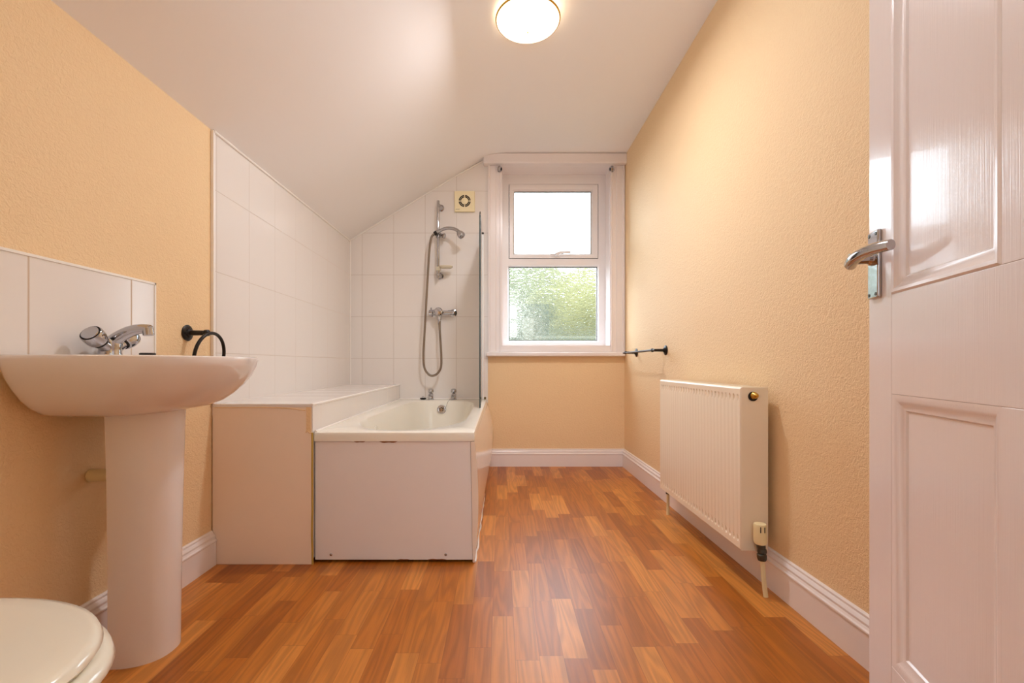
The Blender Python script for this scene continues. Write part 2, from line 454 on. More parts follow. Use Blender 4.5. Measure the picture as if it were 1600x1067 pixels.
# plaster/wood reveal lining
bm = B()
LY1 = YB+.15
for a in ((OX0-.001, OX0+.006, OZ0, OZ1), (OX1-.006, OX1+.001, OZ0, OZ1), (OX0, OX1, OZ0-.001, OZ0+.006), (OX0, OX1, OZ1-.006, OZ1+.001)):
    box(bm, a[0], a[1], YB-.01, LY1, a[2], a[3])
struct('reveal_lining', bm, M['gloss'], parent=win, smooth=0)
FY = YB+.15; s = 711.11/FY
def wx(px): return (px-783)/s
def wz(py): return .805+(569-py)/s
def ring_frame(bm, o, i, y0, y1, chamfer=.004):
    (ox0, ox1, oz0, oz1), (ix0, ix1, iz0, iz1) = o, i
    c = chamfer
    def rect(x0, x1, z0, z1, y): return [(x0, y, z0), (x1, y, z0), (x1, y, z1), (x0, y, z1)]
    loft(bm, [rect(ox0, ox1, oz0, oz1, y1), rect(ox0, ox1, oz0, oz1, y0), rect(ix0-c, ix1+c, iz0-c, iz1+c, y0),
              rect(ix0, ix1, iz0, iz1, y0+c*1.6), rect(ix0, ix1, iz0, iz1, y1), rect(ox0, ox1, oz0, oz1, y1)])
    bmesh.ops.remove_doubles(bm, verts=bm.verts[:], dist=1e-6)
U = (wx(795.6), wx(934), wz(403.8), wz(288.5)); UG = (wx(803.4), wx(924), wz(396), wz(298.5))
Lg = (wx(795.2), wx(933.5), wz(532), wz(416.5))
FO = (OX0+.006, OX1-.006, OZ0+.006, OZ1-.006)
bm = B()
zt = wz(410)   # transom split between the two frame openings
ring_frame(bm, (FO[0], FO[1], zt, FO[3]), U, FY, FY+.06)
ring_frame(bm, (FO[0], FO[1], FO[2], zt), (Lg[0]-.0, Lg[1], Lg[2], Lg[3]), FY, FY+.06, .010)
struct('window_frame', bm, M['upvc'], parent=win, smooth=20)
bm = B(); ring_frame(bm, (U[0]+.002, U[1]-.002, U[2]+.002, U[3]-.002), UG, FY-.008, FY+.045, .012)
sash = struct('top_sash', bm, M['upvc'], parent=win, smooth=20)
bm = B(); ring_frame(bm, (U[0], U[1], U[2], U[3]), (U[0]+.003, U[1]-.003, U[2]+.003, U[3]-.003), FY-.002, FY+.004, .0005)
struct('seal', bm, M['slot'], parent=win, smooth=0)
for nm, g, mt in (('clear_pane', UG, M['pane']), ('patterned_pane', Lg, M['frost'])):
    bm = B(); vs = [bm.verts.new(p) for p in ((g[0]-.004, FY+.022, g[2]-.004), (g[1]+.004, FY+.022, g[2]-.004), (g[1]+.004, FY+.022, g[3]+.004), (g[0]-.004, FY+.022, g[3]+.004))]
    bm.faces.new(vs)
    o = struct(nm, bm, mt, 'clear glass' if nm[0] == 'c' else 'rippled obscure glass', parent=win, smooth=0)
    bm = B(); ring_frame(bm, (g[0], g[1], g[2], g[3]), (g[0]+.0035, g[1]-.0035, g[2]+.0035, g[3]-.004), FY+.014, FY+.021, .0005)
    struct('gasket', bm, M['slot'], parent=win, smooth=0)
# casement handle
bm = B(); hz = wz(399.5); hx = wx(868)
box(bm, wx(860), wx(873), FY-.020, FY-.008, hz-.008, hz+.010)
tube(bm, smooth_path([(hx, FY-.018, hz), (hx, FY-.040, hz+.004), (wx(874), FY-.048, hz+.014), (wx(882), FY-.048, hz+.018), (wx(890), FY-.046, hz+.018)], 5), [.011]*12+[.010]*9, 10)
o = struct('window_handle', bm, M['upvc'], 'white lever handle', parent=win, bevel=.002)
# net curtain wire cups under the head board
def cup(x, lab):
    t = thing('curtain_rod_socket', (x, YB-.03, 2.335), lab, 'curtain rod socket', 'curtain rod sockets under the window head board')
    sgn = 1 if x < .4 else -1
    bm = B(); lathe(bm, [(0, .024), (.004, .025), (.006, .018), (.022, .016), (.022, .011), (.004, .010)], (x, YB-.034, 2.335), (sgn*.75, -.35, -.25), 20)
    finish('socket_cup', bm, M['chrome'], t)
cup(-.018, 'small chrome rod socket at the top of the left window casing')
cup(.872, 'small chrome rod socket at the top of the right window casing')

# outside: neighbouring house, trees, garden
bm = B(); box(bm, -60, 60, 5.5, 90, -3.3, -3.2); tag(struct('ground', bm, M['grass'], smooth=0), kind='structure')
hs = thing('neighbouring_house', (-.6, 9, -3.2), 'grey-green rendered house beyond the patterned lower window pane', 'house')
bm = B(); box(bm, -1.6, .95, 9, 10.5, -3.2, 2.0)
finish('wall', bm, M['render'], hs, smooth=0)
for (x0, x1, z0, z1) in ((.02, .315, .93+.52, 1.75+.20), (.02, .325, .93+.30, 1.36+.0)):
    pass
def hp(px, py, Y): return ((px-783)/711.11*Y, .805+(569-py)/711.11*Y)
for (px0, px1, py0, py1) in ((788, 807, 478, 498), (788, 808, 504, 527)):
    x0, z1 = hp(px0, py0, 8.97); x1, z0 = hp(px1, py1, 8.97)
    bm = B(); box(bm, x0, x1, 8.96, 9.0, z0, z1); finish('window', bm, M['houseglass'], hs, smooth=0)
x0, _ = hp(817, 500, 8.9); x1, _ = hp(833, 500, 8.9)
bm = B(); box(bm, x0, x1, 8.88, 9.0, -3.2, 1.7); finish('pilaster', bm, M['pale'], hs, smooth=0)
def tree(x, y, h, r, mt, lab, seed):
    rnd = random.Random(seed)
    t = thing('garden_tree', (x, y, -3.2), lab, 'tree', 'trees beyond the window')
    bm = B(); tube(bm, [(x, y, -3.2), (x+.1, y, h*.2), (x, y, h*.6)], [.22, .16, .08], 10); finish('trunk', bm, M['wood_raw'], t)
    bm = B()
    for k in range(16):
        a = rnd.random()*2*PI; q = rnd.random()**.5*r*.75; zz = h-r*.9+rnd.uniform(-r*1.3, r*.45)
        m4 = Matrix.Translation((x+math.cos(a)*q, y+math.sin(a)*q, zz))
        bmesh.ops.create_icosphere(bm, subdivisions=3, radius=r*rnd.uniform(.35, .6), matrix=m4)
    for v in bm.verts:
        v.co += Vector((rnd.uniform(-1,1), rnd.uniform(-1,1), rnd.uniform(-1,1)))*r*.05
    finish('foliage', bm, mt, t, smooth=60)
tree(2.6, 13.4, 3.75, 1.9, M['leafy'], 'yellow-green tree at the right beyond the patterned lower pane', 3)
tree(1.1, 18, 4.9, 2.4, M['leafg'], 'duller green tree further back, behind the neighbouring house', 5)
tree(6.4, 19, 4.6, 2.4, M['leafy'], 'far yellow-green tree behind the nearer garden tree', 9)
fr = thing('garden_fence', (1.8, 8.2, -3.2), 'pale horizontal fence in front of the trees outside', 'fence')
bm = B(); box(bm, .6, 3.2, 8.2, 8.24, -3.2, 1.27); finish('fence_panel', bm, M['render'], fr, smooth=0)
bm = B(); box(bm, .6, 3.2, 8.17, 8.27, 1.27, 1.31); finish('fence_cap', bm, M['pale'], fr, smooth=0)

# ------------------------------------------------------------------ boxing beside the bath
BZ = .645
def bxr(y): return -.759+(-.80+.759)*(y-YN)/(YB-YN)    # right face of the boxing
bxg = thing('pipe_boxing', (-.96, YN, 0), 'boxed-in ledge between left wall and bath, cream front, tiled top', 'boxing')
bm = B(); box(bm, LX0+.004, -.762, YN, YN+.018, .0, BZ-.012)
finish('front_panel', bm, M['boxpaint'], bxg, bevel=.0015)['label'] = 'cream painted front board'
bm = B(); prism(bm, [(LX0+.006, YN-.002, BZ-.012), (bxr(YN)+.001, YN-.002, BZ-.012), (bxr(YB), YB-T, BZ-.012), (LX1+.006, YB-T, BZ-.012)],
                [(LX0+.006, YN-.002, BZ), (bxr(YN)+.001, YN-.002, BZ), (bxr(YB), YB-T, BZ), (LX1+.006, YB-T, BZ)])
finish('tiled_top', bm, M['tile_box'], bxg, bevel=.001)['label'] = 'white tiled ledge top'
bm = B(); prism(bm, [(bxr(YN)-.012, YN+.018, .02), (bxr(YN), YN+.001, .02), (bxr(YB), YB-T, .02), (bxr(YB)-.012, YB-T, .02)],
                [(bxr(YN)-.012, YN+.018, BZ-.011), (bxr(YN), YN+.001, BZ-.011), (bxr(YB), YB-T, BZ-.011), (bxr(YB)-.012, YB-T, BZ-.011)])
finish('tiled_side', bm, M['tile_box'], bxg, smooth=0)['label'] = 'white tiled side above the bath'
bm = B(); tube(bm, [(bxr(YN)-.002, YN, BZ-.003), (bxr(YB)-.002, YB-T, BZ-.003)], .0055, 8)
finish('edge_trim', bm, M['trimw'], bxg)['label'] = 'white edge bead'
bm = B(); box(bm, -.783, -.764, YN-.002, YN+.002, .533, BZ-.012); tube(bm, smooth_path([(-.785, YN-.001, .532), (-.775, YN-.002, .536), (-.768, YN-.002, .528), (-.760, YN-.002, .531)], 3), .003, 6)
tube(bm, smooth_path([(-.786, YN-.001, .62), (-.9, YN-.001, .631), (-1.05, YN-.001, .6315), (-1.15, YN-.001, .631)], 3), .0022, 6)
finish('filler_strip', bm, M['wall'], bxg, smooth=20)['label'] = 'peach filler at the top right corner'
bm = B(); rnd = random.Random(2)
tube(bm, smooth_path([(-.759+rnd.uniform(-.001, .001), YN-.001, .53*k/10) for k in range(11)], 3), .0042, 8)
finish('sealant', bm, M['sealy'], bxg)['label'] = 'yellowed sealant line'

# ------------------------------------------------------------------ bath
BZR = .531
YBN = 1.838
def bxl(y): return bxr(y)+.004
bath = thing('bathtub', (-.43, YBN, 0), 'white bath boxed in between tiled ledge and back wall, plain end panel', 'bathtub')
RXB = -.107
NB = 96
def outer_ring(z, ins, rad=.02):
    # four-cornered outline with rounded front right corner; walk by angle as the opening ring
    c = [(bxl(YBN)+.0+ins*.0, YBN+ins), (RXB-ins, YBN+ins), (RXB-.004-ins, YB-T-.001), (bxl(YB)+.001, YB-T-.001)]
    cx, cy = -.432, 2.67
    pts = []
    for k in range(NB):
        t = 2*PI*k/NB
        # map angle to point on the polygon with aspect scaling
        dx, dy = math.cos(t)*.325, math.sin(t)*.86
        best = None
        for i in range(4):
            (ax, ay), (bx_, by) = c[i], c[(i+1) % 4]
            ex, ey = bx_-ax, by-ay
            den = dx*ey-dy*ex
            if abs(den) < 1e-9: continue
            u = ((ax-cx)*ey-(ay-cy)*ex)/den; v = ((ax-cx)*dy-(ay-cy)*dx)/den
            if u > 0 and -1e-6 <= v <= 1+1e-6 and (best is None or u < best): best = u
        pts.append(Vector((cx+dx*best, cy+dy*best, z)))
    # snap the nearest points to the corners
    for (qx, qy) in c:
        p = min(pts, key=lambda v: (v.x-qx)**2+(v.y-qy)**2); p.x, p.y = qx, qy
    return [tuple(p) for p in pts]
def open_ring(z, x0, x1, y0, y1, ymid, en=2.1, ef=4.5):
    cx, hw = (x0+x1)/2, (x1-x0)/2; pts = []
    for k in range(NB):
        t = 2*PI*k/NB; c, s_ = math.cos(t), math.sin(t)
        e = en if s_ < 0 else ef
        hh = (ymid-y0) if s_ < 0 else (y1-ymid)
        pts.append((cx+hw*math.copysign(abs(c)**(2/e), c), ymid+hh*math.copysign(abs(s_)**(2/e), s_), z))
    return pts
bm = B()
rings = [outer_ring(.494, .018), outer_ring(.494, .0), outer_ring(.520, .0), outer_ring(.528, .003), outer_ring(BZR, .010),
         open_ring(BZR, -.694, -.170, 1.885, 3.445, 2.35), open_ring(.527, -.688, -.176, 1.895, 3.437, 2.35),
         open_ring(.505, -.682, -.182, 1.915, 3.428, 2.36), open_ring(.42, -.672, -.195, 1.99, 3.41, 2.42),
         open_ring(.32, -.660, -.208, 2.06, 3.39, 2.46), open_ring(.22, -.645, -.222, 2.14, 3.36, 2.5),
         open_ring(.175, -.625, -.240, 2.20, 3.33, 2.55), open_ring(.155, -.58, -.285, 2.30, 3.27, 2.6), open_ring(.150, -.47, -.39, 2.6, 3.1, 2.8)]
loft(bm, rings, True, False, True)
finish('tub', bm, M['acrylic'], bath, smooth=40)
bm = B()
for (x0, x1) in ((0, 0),):
    ring0 = [(-.7545, YN+.016, .012), (-.116, YN+.016, .012), (-.1245, YN+.016, .4925), (-.7545, YN+.016, .4925)]
    prism(bm, ring0, [(x, y+.010, z) for x, y, z in ring0])
finish('end_panel', bm, M['panel'], bath, bevel=.001)['label'] = 'plain painted end board'
def chip(x0, x1, z, d, up):
    bm = B(); n = 10; pts = []
    for k in range(n+1):
        t = k/n; pts.append((x0+(x1-x0)*t, YN+.0155, z-up*d*(math.sin(PI*t)**.7)*(1 + .3*math.sin(9*t))))
    pts = pts + [(x1, YN+.0155, z+up*.0003), (x0, YN+.0155, z+up*.0003)]
    prism(bm, pts, [(p[0], p[1]+.002, p[2]) for p in pts])
    finish('chipped_edge', bm, M['wood_raw'], bath, smooth=0)['label'] = 'chip of bare brown board at the panel edge'
chip(-.598, -.550, .4925, .0045, 1); chip(-.495, -.420, .4925, .0065, 1)
chip(-.30, -.22, .012, .004, -1); chip(-.42, -.37, .012, .003, -1)
for xs in (-.690, -.225):
    bm = B(); lathe(bm, [(0, .0055), (.002, .0055), (.0035, .004), (.0036, .0018), (.001, .0015)], (xs, YN+.016, .033), (0, -1, 0), 14); finish('screw', bm, M['chrome'], bath)
# side panel, gently bowed
bm = B(); ny, nz = 26, 20; outer = []
for i in range(ny+1):
    y = YN+.010+(YB-.004-YN-.010)*i/ny
    bow = .016+.030*min(1, (y-YN)/1.3)
    row = []
    for k in range(nz+1):
        z = .004+.488*k/nz; t = k/nz
        x0 = -.108 + bow*math.sin(PI*min(1, t*1.0))**.85 if 0 < k < nz else -.108
        row.append((x0, y, z))
    outer.append(row+[(-.1145-.0085*z/.49, y, z) for x, y, z in row[::-1]])
loft(bm, outer, True, True, True)
finish('side_panel', bm, M['acrylicp'], bath, smooth=40)['label'] = 'glossy bowed side panel'
bm = B(); rnd = random.Random(4)
tube(bm, smooth_path([(-.104+rnd.uniform(-.003, .004), YN+.02+1.0*k/22, .003+rnd.uniform(-.001, .003)) for k in range(23)], 3), .0042, 6)
finish('floor_sealant', bm, M['trimw'], bath)['label'] = 'ragged white sealant at the floor'
bm = B()
tube(bm, [(bxr(YBN)+.007, YBN+.006, BZR+.0015), (bxr(YB)+.007, YB-.015, BZR+.0015)], .0055, 8)
tube(bm, [(bxr(YB)+.01, YB-.011, BZR+.001), (RXB-.01, YB-.011, BZR+.001)], .0055, 8)
finish('rim_sealant', bm, M['trimw'], bath)
# taps on the rim
def bath_tap(x):
    y = YB-.075
    bm = B()
    lathe(bm, [(0, .024), (.006, .024), (.010, .018), (.045, .017), (.052, .012)], (x, y, BZR), (0,0,1), 24)
    tube(bm, smooth_path([(x, y, BZR+.030), (x, y-.035, BZR+.040), (x, y-.065, BZR+.036), (x, y-.085, BZR+.022)], 5), [.015]*5+[.013]*11, 14)
    t = finish('bath_tap', bm, M['chrome'], bath)
    bm = B(); lathe(bm, [(0, .010), (.004, .019), (.010, .022), (.024, .021), (.030, .017), (.031, 0)], (x, y, BZR+.052), (0,-.25,1), 20)
    finish('tap_head', bm, M['chrome'], t)
bath_tap(-.543); bath_tap(-.367)
# overflow
ov = (-.447, 3.414, .466)
bm = B(); lathe(bm, [(0, .034), (.004, .033), (.006, .028), (.005, .022), (.008, .018), (.008, 0)], ov, (0, -1, .12), 28)
ovo = finish('overflow', bm, M['chrome'], bath)
bm = B()
for k in range(6):
    a = 2*PI*k/6+.5; lathe(bm, [(0, .0042), (.0015, .0042), (.0016, 0)], (ov[0]+.0125*math.cos(a), ov[1]-.0078, ov[2]+.0125*math.sin(a)+.001), (0, -1, .12), 10)
finish('overflow_holes', bm, M['slot'], ovo)
bm = B()
P = smooth_path([(-.388, YB-.085, BZR+.008), (-.392, YB-.13, BZR+.003), (-.400, 3.432, .523), (-.415, 3.405, .48), (-.425, 3.401, .463)], 7)
tube(bm, P, .0016, 6)
finish('plug_chain', bm, M['chrome'], bath)
bp = thing('bath_plug', (-.605, YB-.06, BZR), 'black rubber plug lying on the bath rim beside the left tap', 'plug')
bm = B(); lathe(bm, [(0, .018), (.004, .023), (.010, .024), (.012, .022), (.012, 0)], (-.607, YB-.060, BZR), (0,0,1), 24); finish('stopper', bm, M['rubber'], bp)
bm = B(); tube(bm, [(-.607+.006*math.cos(a*PI/6), YB-.060, BZR+.018+.006*math.sin(a*PI/6)) for a in range(12)], .0015, 6, closed=True); finish('plug_ring', bm, M['chrome'], bp)
# grab-handle recess marking on the far inner wall of the tub
bm = B(); tube(bm, [(-.668+.002, 2.42+.035*math.cos(a*PI/12), .455+.022*math.sin(a*PI/12)) for a in range(24)], .002, 6, closed=True)
tube(bm, [(-.667+.002, 2.42+.015*math.cos(a*PI/12), .455+.010*math.sin(a*PI/12)) for a in range(24)], .0018, 6, closed=True)
finish('moulded_ring', bm, M['acrylic'], bath)

# ------------------------------------------------------------------ shower screen
ss = thing('shower_screen', (-.15, YB-.01, BZR), 'clear glass shower screen seen edge-on, chrome upright on the back wall', 'shower screen')
bm = B(); pts = []
z0, z1 = BZR+.006, 1.815
def gx(y): return -.148+(.016)*(YB-y)/.75
outl = []
ya, yb = YB-.76, YB-.025
outl = [(yb, z0), (ya, z0)]
for k in range(9):
    a = PI/2*k/8; outl.append((ya+.06-.06*math.cos(a), z1-.10+.06*math.sin(a)))
outl.append((yb, z1))
prism(bm, [(gx(y)-.003, y, z) for y, z in outl], [(gx(y)+.003, y, z) for y, z in outl])
finish('glass_panel', bm, M['screen'], ss, smooth=20)
bm = B(); 
for zz in (0,): box(bm, gx(ya)-.0042, gx(ya)+.0042, ya-.005, ya+.004, z0-.005, z1-.08)
finish('edge_strip', bm, simple('dark_glass_edge', (40, 58, 58), .2), ss, bevel=.001)['label'] = 'dark glass edge'
bm = B(); box(bm, -.168, -.134, YB-.040, YB-T, BZR, 1.825)
finish('wall_channel', bm, simple('bright_aluminium', (250, 250, 250), .3, .2), ss, bevel=.006)['label'] = 'bright metal wall channel'
bm = B(); box(bm, -.166, -.136, YB-.038, YB-T, 1.825, 1.838); finish('end_cap', bm, M['slot'], ss, bevel=.003)
bm = B(); box(bm, -.134, -.118, YB-.035, YB-T, BZR+.001, BZR+.016); finish('foot_block', bm, simple('tarnished_foot', (96, 78, 40), .4, .7), ss, bevel=.003)

# ------------------------------------------------------------------ shower
WY = YB-T
rail = thing('shower_rail', (-.489, WY, 1.46), 'chrome vertical shower rail on the tiled back wall', 'shower rail')
ry = WY-.055
bm = B(); tube(bm, [(-.489, ry, 1.475), (-.489, ry, 2.075)], .0105, 20); finish('rail_tube', bm, M['chrome'], rail)
for z in (2.035, 1.500):
    bm = B(); lathe(bm, [(0, .026), (.006, .027), (.010, .020), (.03, .015), (.06, .014), (.066, .010)], (-.474 if z > 1.8 else -.480, WY, z), (-.12, -1, 0), 24); finish('rail_bracket', bm, M['chrome'], rail)
bm = B(); lathe(bm, [(-.03, .015), (-.026, .019), (.026, .019), (.03, .015)], (-.489, ry, 1.815), (0,0,1), 20)
lathe(bm, [(0, .013), (.045, .015), (.055, .020), (.060, .020), (.064, .014)], (-.489, ry, 1.812), (.75, -.35, -.25), 20)
finish('rail_slider', bm, M['chrome'], rail)
# soap dish clipped above the lower bracket
bm = B(); box(bm, -.503, -.470, ry-.02, ry+.02, 1.530, 1.560)
rings = []
for z, w, d in ((1.545, .040, .030), (1.552, .050, .038), (1.560, .053, .040), (1.560, .050, .037), (1.554, .046, .034), (1.549, .036, .026)):
    rings.append([(-.425+w*math.copysign(abs(math.cos(2*PI*k/32))**.6, math.cos(2*PI*k/32)), ry-.03+d*math.copysign(abs(math.sin(2*PI*k/32))**.6, math.sin(2*PI*k/32)), z) for k in range(32)])
loft(bm, rings, True, True, True)
finish('soap_dish', bm, M['soap'], rail, bevel=.002)['label'] = 'pale plastic soap dish'
def sp(px, py, Y): return ((px-783)/711.11*Y, Y, .805+(569-py)/711.11*Y)
hd = thing('shower_handset', (-.49, ry-.03, 1.83), 'chrome curved shower handset on the rail with long looping hose', 'shower handset')
Yh = ry-.035
bm = B()
P = smooth_path([sp(679, 365, Yh), sp(688, 360, Yh-.01), sp(698, 356.5, Yh-.03), sp(709, 357.5, Yh-.05), sp(717, 362, Yh-.07), sp(723, 368, Yh-.08)], 6)
n = len(P); tube(bm, P, [.0105+.004*(i/n) for i in range(n)], 16)
e = Vector(sp(717, 363.5, Yh-.07)); dd = (Vector(sp(724, 370.5, Yh-.085))-e).normalized()
lathe(bm, [(-.012, .012), (0, .020), (.014, .027), (.034, .029), (.042, .026), (.043, .018), (.040, .016), (.040, 0)], e, dd, 24)
finish('handset', bm, M['chrome'], hd)
bm = B(); lathe(bm, [(0, .016), (.022, .016)], sp(678.5, 365.5, Yh), (.8, 0, .5), 16); finish('grip_collar', bm, M['slot'], hd)
bm = B()
hose = [sp(680, 364.5, Yh), sp(675, 369, Yh), sp(672.5, 378, Yh), sp(670.5, 395, Yh+.005), sp(669, 420, Yh+.01), sp(667, 455, Yh+.01), sp(665, 490, Yh), sp(663, 525, Yh), sp(661.5, 555, Yh),
        sp(663, 574, Yh), sp(669, 584, Yh), sp(676, 587, Yh), sp(684, 583, Yh), sp(689, 573, Yh), sp(689.5, 556, Yh), sp(688, 530, Yh), sp(687, 511, WY-.075), sp(687, 502, WY-.070)]
tube(bm, smooth_path(hose, 10), .0085, 12)
finish('shower_hose', bm, M['dullchrome'], hd)['label'] = 'ribbed metal hose'
va = thing('shower_valve', (-.482, WY, 1.2), 'chrome thermostatic shower valve below the rail on back tiles', 'shower valve')
vx, vy, vz = -.478, WY-.055, 1.207
bm = B()
tube(bm, [(-.535, vy+.01, vz), (-.400, vy+.01, vz)], .0155, 20)
lathe(bm, [(0, .030), (.006, .030), (.010, .018), (.055, .016)], (-.378, WY, vz+.002), (0, -1, 0), 24)
lathe(bm, [(0, .030), (.006, .030), (.010, .018), (.045, .016)], (-.530, WY, vz-.002), (0, -1, 0), 24)
tube(bm, [(-.415, vy+.01, vz), (-.372, vy+.01, vz)], .019, 20)
finish('valve_body', bm, M['chrome'], va)
bm = B(); lathe(bm, [(-.005, .028), (.018, .030), (.022, .034), (.042, .034), (.050, .028), (.052, .020), (.0525, 0)], (vx, vy, vz), (-.12, -1, .05), 12); finish('temperature_knob', bm, M['chrome'], va, smooth=25)
bm = B(); lathe(bm, [(0, .016), (.006, .021), (.030, .021), (.034, .015)], (-.530, vy+.01, vz), (-1, 0, 0), 20); lathe(bm, [(0, .006), (.026, .006), (.03, .003)], (-.545, vy+.01, vz+.01), (0,0,1), 10)
finish('flow_knob', bm, M['chrome'], va)
bm = B(); lathe(bm, [(0, .016), (.016, .017), (.034, .017), (.036, .012), (.065, .010), (.068, .0095)], (-.480, WY-.067, vz-.026), (0, 0, -1), 18); finish('outlet', bm, M['chrome'], va)

# ------------------------------------------------------------------ extractor fan
fx0, fz0, _ = 0, 0, 0
fan = thing('extractor_fan', (-.285, WY, 2.09), 'square ivory extractor fan with round black vent on the tiles', 'extractor fan')
x0, x1, z0, z1 = (710.5-783)/197.9, (742-783)/197.9, .805+(569-332)/197.9, .805+(569-300)/197.9
bm = B(); box(bm, x0, x1, WY-.024, WY, z0, z1); finish('fan_cover', bm, M['fan'], fan, bevel=.005)
fcx, fcz = (x0+x1)/2+.001, (z0+z1)/2+.001
bm = B()
def arc_strip(bm, cx, cz, y, ra, rb, a0, a1, th=.001, n=10):
    A = []; Bq = []
    for k in range(n+1):
        a = a0+(a1-a0)*k/n
        A.append((cx+ra*math.cos(a), cz+ra*math.sin(a))); Bq.append((cx+rb*math.cos(a), cz+rb*math.sin(a)))
    o = [(p[0], y, p[1]) for p in A+Bq[::-1]]
    prism(bm, o, [(p[0], p[1]+th, p[2]) for p in o])
for q in range(4):
    a0 = q*PI/2+.10; a1 = (q+1)*PI/2-.10
    arc_strip(bm, fcx, fcz, WY-.0246, .028, .0365, a0, a1); arc_strip(bm, fcx, fcz, WY-.0246, .0385, .047, a0, a1)
finish('vent_slots', bm, M['slot'], fan, smooth=0)
bm = B(); lathe(bm, [(0, .027), (.004, .026), (.006, .022), (.006, 0)], (fcx, WY-.024, fcz), (0,-1,0), 32); finish('fan_hub', bm, M['fan'], fan)
cu = bpy.data.curves.new('brand_lettering', 'FONT'); cu.body = 'AIRVENT'; cu.size = .0085; cu.extrude = .0003; cu.materials.append(M['slot'])
to = bpy.data.objects.new('brand_curve', cu); col.objects.link(to); bpy.context.view_layer.update()
tm = bpy.data.meshes.new_from_object(to.evaluated_get(bpy.context.evaluated_depsgraph_get())); bpy.data.objects.remove(to)
if not tm.materials: tm.materials.append(M['slot'])
to = bpy.data.objects.new('brand_lettering', tm); col.objects.link(to); to.location = (x0+.009, WY-.0243, z0+.014); to.rotation_euler = (R(90), 0, 0)
to.parent = fan; to.matrix_parent_inverse = fan.matrix_world.inverted()

# ------------------------------------------------------------------ splashback
sb = thing('splashback', (LX0, 1.2, .80), 'low row of white tiles on the wall behind the washbasin', 'splashback')
bm = B(); box(bm, LX0, LX0+.009, .55, 1.518, .812, 1.070); finish('splashback_tiles', bm, M['tile_splash'], sb, smooth=0)
bm = B(); box(bm, LX0, LX0+.0115, .55, 1.523, 1.069, 1.0765); box(bm, LX0, LX0+.0115, 1.516, 1.523, .812, 1.0765)
finish('tile_trim', bm, M['trimw'], sb, bevel=.001)

# ------------------------------------------------------------------ washbasin
CY = 1.285
wb = thing('washbasin', (-1.0, CY, 0), 'white ceramic pedestal washbasin in front of the tiled splashback', 'washbasin')
NW = 96; WXB = LX0+.0125
def dring(z, ext, hw, cx=-1.0, pf=2.3, back=None):
    pts = []; d0 = cx-WXB if back is None else cx-back
    for k in range(NW):
        t = 2*PI*k/NW; c, s_ = math.cos(t), math.sin(t)
        if c >= 0: x = cx+(ext-(cx-WXB))*abs(c)**(2/pf); y = CY+hw*math.copysign(abs(s_)**(2/pf), s_)
        else: x = cx-d0*abs(c)**(2/7); y = CY+hw*math.copysign(abs(s_)**(2/7), s_)
        pts.append((x, y, z))
    # blend so the side is continuous: only points near the wall are boxed
    return pts
def ering(z, cx, a, b):
    return [(cx+a*math.cos(2*PI*k/NW), CY+b*math.sin(2*PI*k/NW), z) for k in range(NW)]
bm = B()
rings = [dring(.672, .20, .120), dring(.674, .240, .150), dring(.682, .280, .178), dring(.697, .320, .205), dring(.718, .350, .228), dring(.744, .378, .248),
         dring(.770, .398, .264), dring(.797, .411, .275), dring(.817, .417, .280), dring(.824, .415, .279), dring(.8265, .409, .275),
         dring(.8265, .393, .262), dring(.823, .385, .255), ering(.817, -.925, .147, .205), ering(.795, -.925, .140, .195), ering(.745, -.93, .118, .165), ering(.710, -.935, .075, .10), ering(.700, -.94, .025, .025)]
loft(bm, rings, True, True, True)
finish('basin', bm, M['ceramic'], wb, smooth=50)
bm = B(); rings = []
for z, hw, fr_, bk in ((0, .086, .114, 0), (.01, .086, .114, 0), (.10, .086, .115, 0), (.3, .087, .118, 0), (.5, .090, .122, 0), (.62, .094, .125, 0), (.680, .096, .126, 0)):
    ring = []
    n = 40
    for k in range(n+1):
        t = -PI/2+PI*k/n
        ring.append((-1.037+fr_*abs(math.cos(t))**(2/2.3), CY+hw*math.copysign(abs(math.sin(t))**(2/2.3), math.sin(t)), z))
    inner = [(-1.037+(p[0]+1.037)*.86, CY+(p[1]-CY)*.88, z) for p in ring]
    rings.append(ring+inner[::-1])
loft(bm, rings, True, True, True)
finish('pedestal', bm, M['ceramic'], wb, smooth=50)
# mixer tap
tx, tz = -1.104, .825
bm = B()
lathe(bm, [(0, .030), (.004, .030), (.010, .027), (.024, .026), (.036, .028), (.050, .024), (.058, .014), (.061, 0)], (tx, CY, tz), (0,0,1), 28)
for sg in (-1, 1):
    tube(bm, [(tx, CY, tz+.020), (tx+.004, CY+sg*.032, tz+.038)], [.020, .016], 16)
tap = finish('mixer_tap', bm, M['chrome'], wb)
bm = B()
P = smooth_path([(tx-.006, CY, tz+.030), (tx+.018, CY, tz+.052), (tx+.050, CY, tz+.070), (tx+.080, CY, tz+.079), (tx+.104, CY, tz+.080), (tx+.114, CY, tz+.079)], 5)
n = len(P); tube(bm, P, [.019-.008*(i/n) for i in range(n)], 16)
lathe(bm, [(0, .010), (.004, .0135), (.024, .0135), (.026, .011)], (tx+.106, CY, tz+.086), (.12, 0, -1), 20)
finish('spout', bm, M['chrome'], tap)
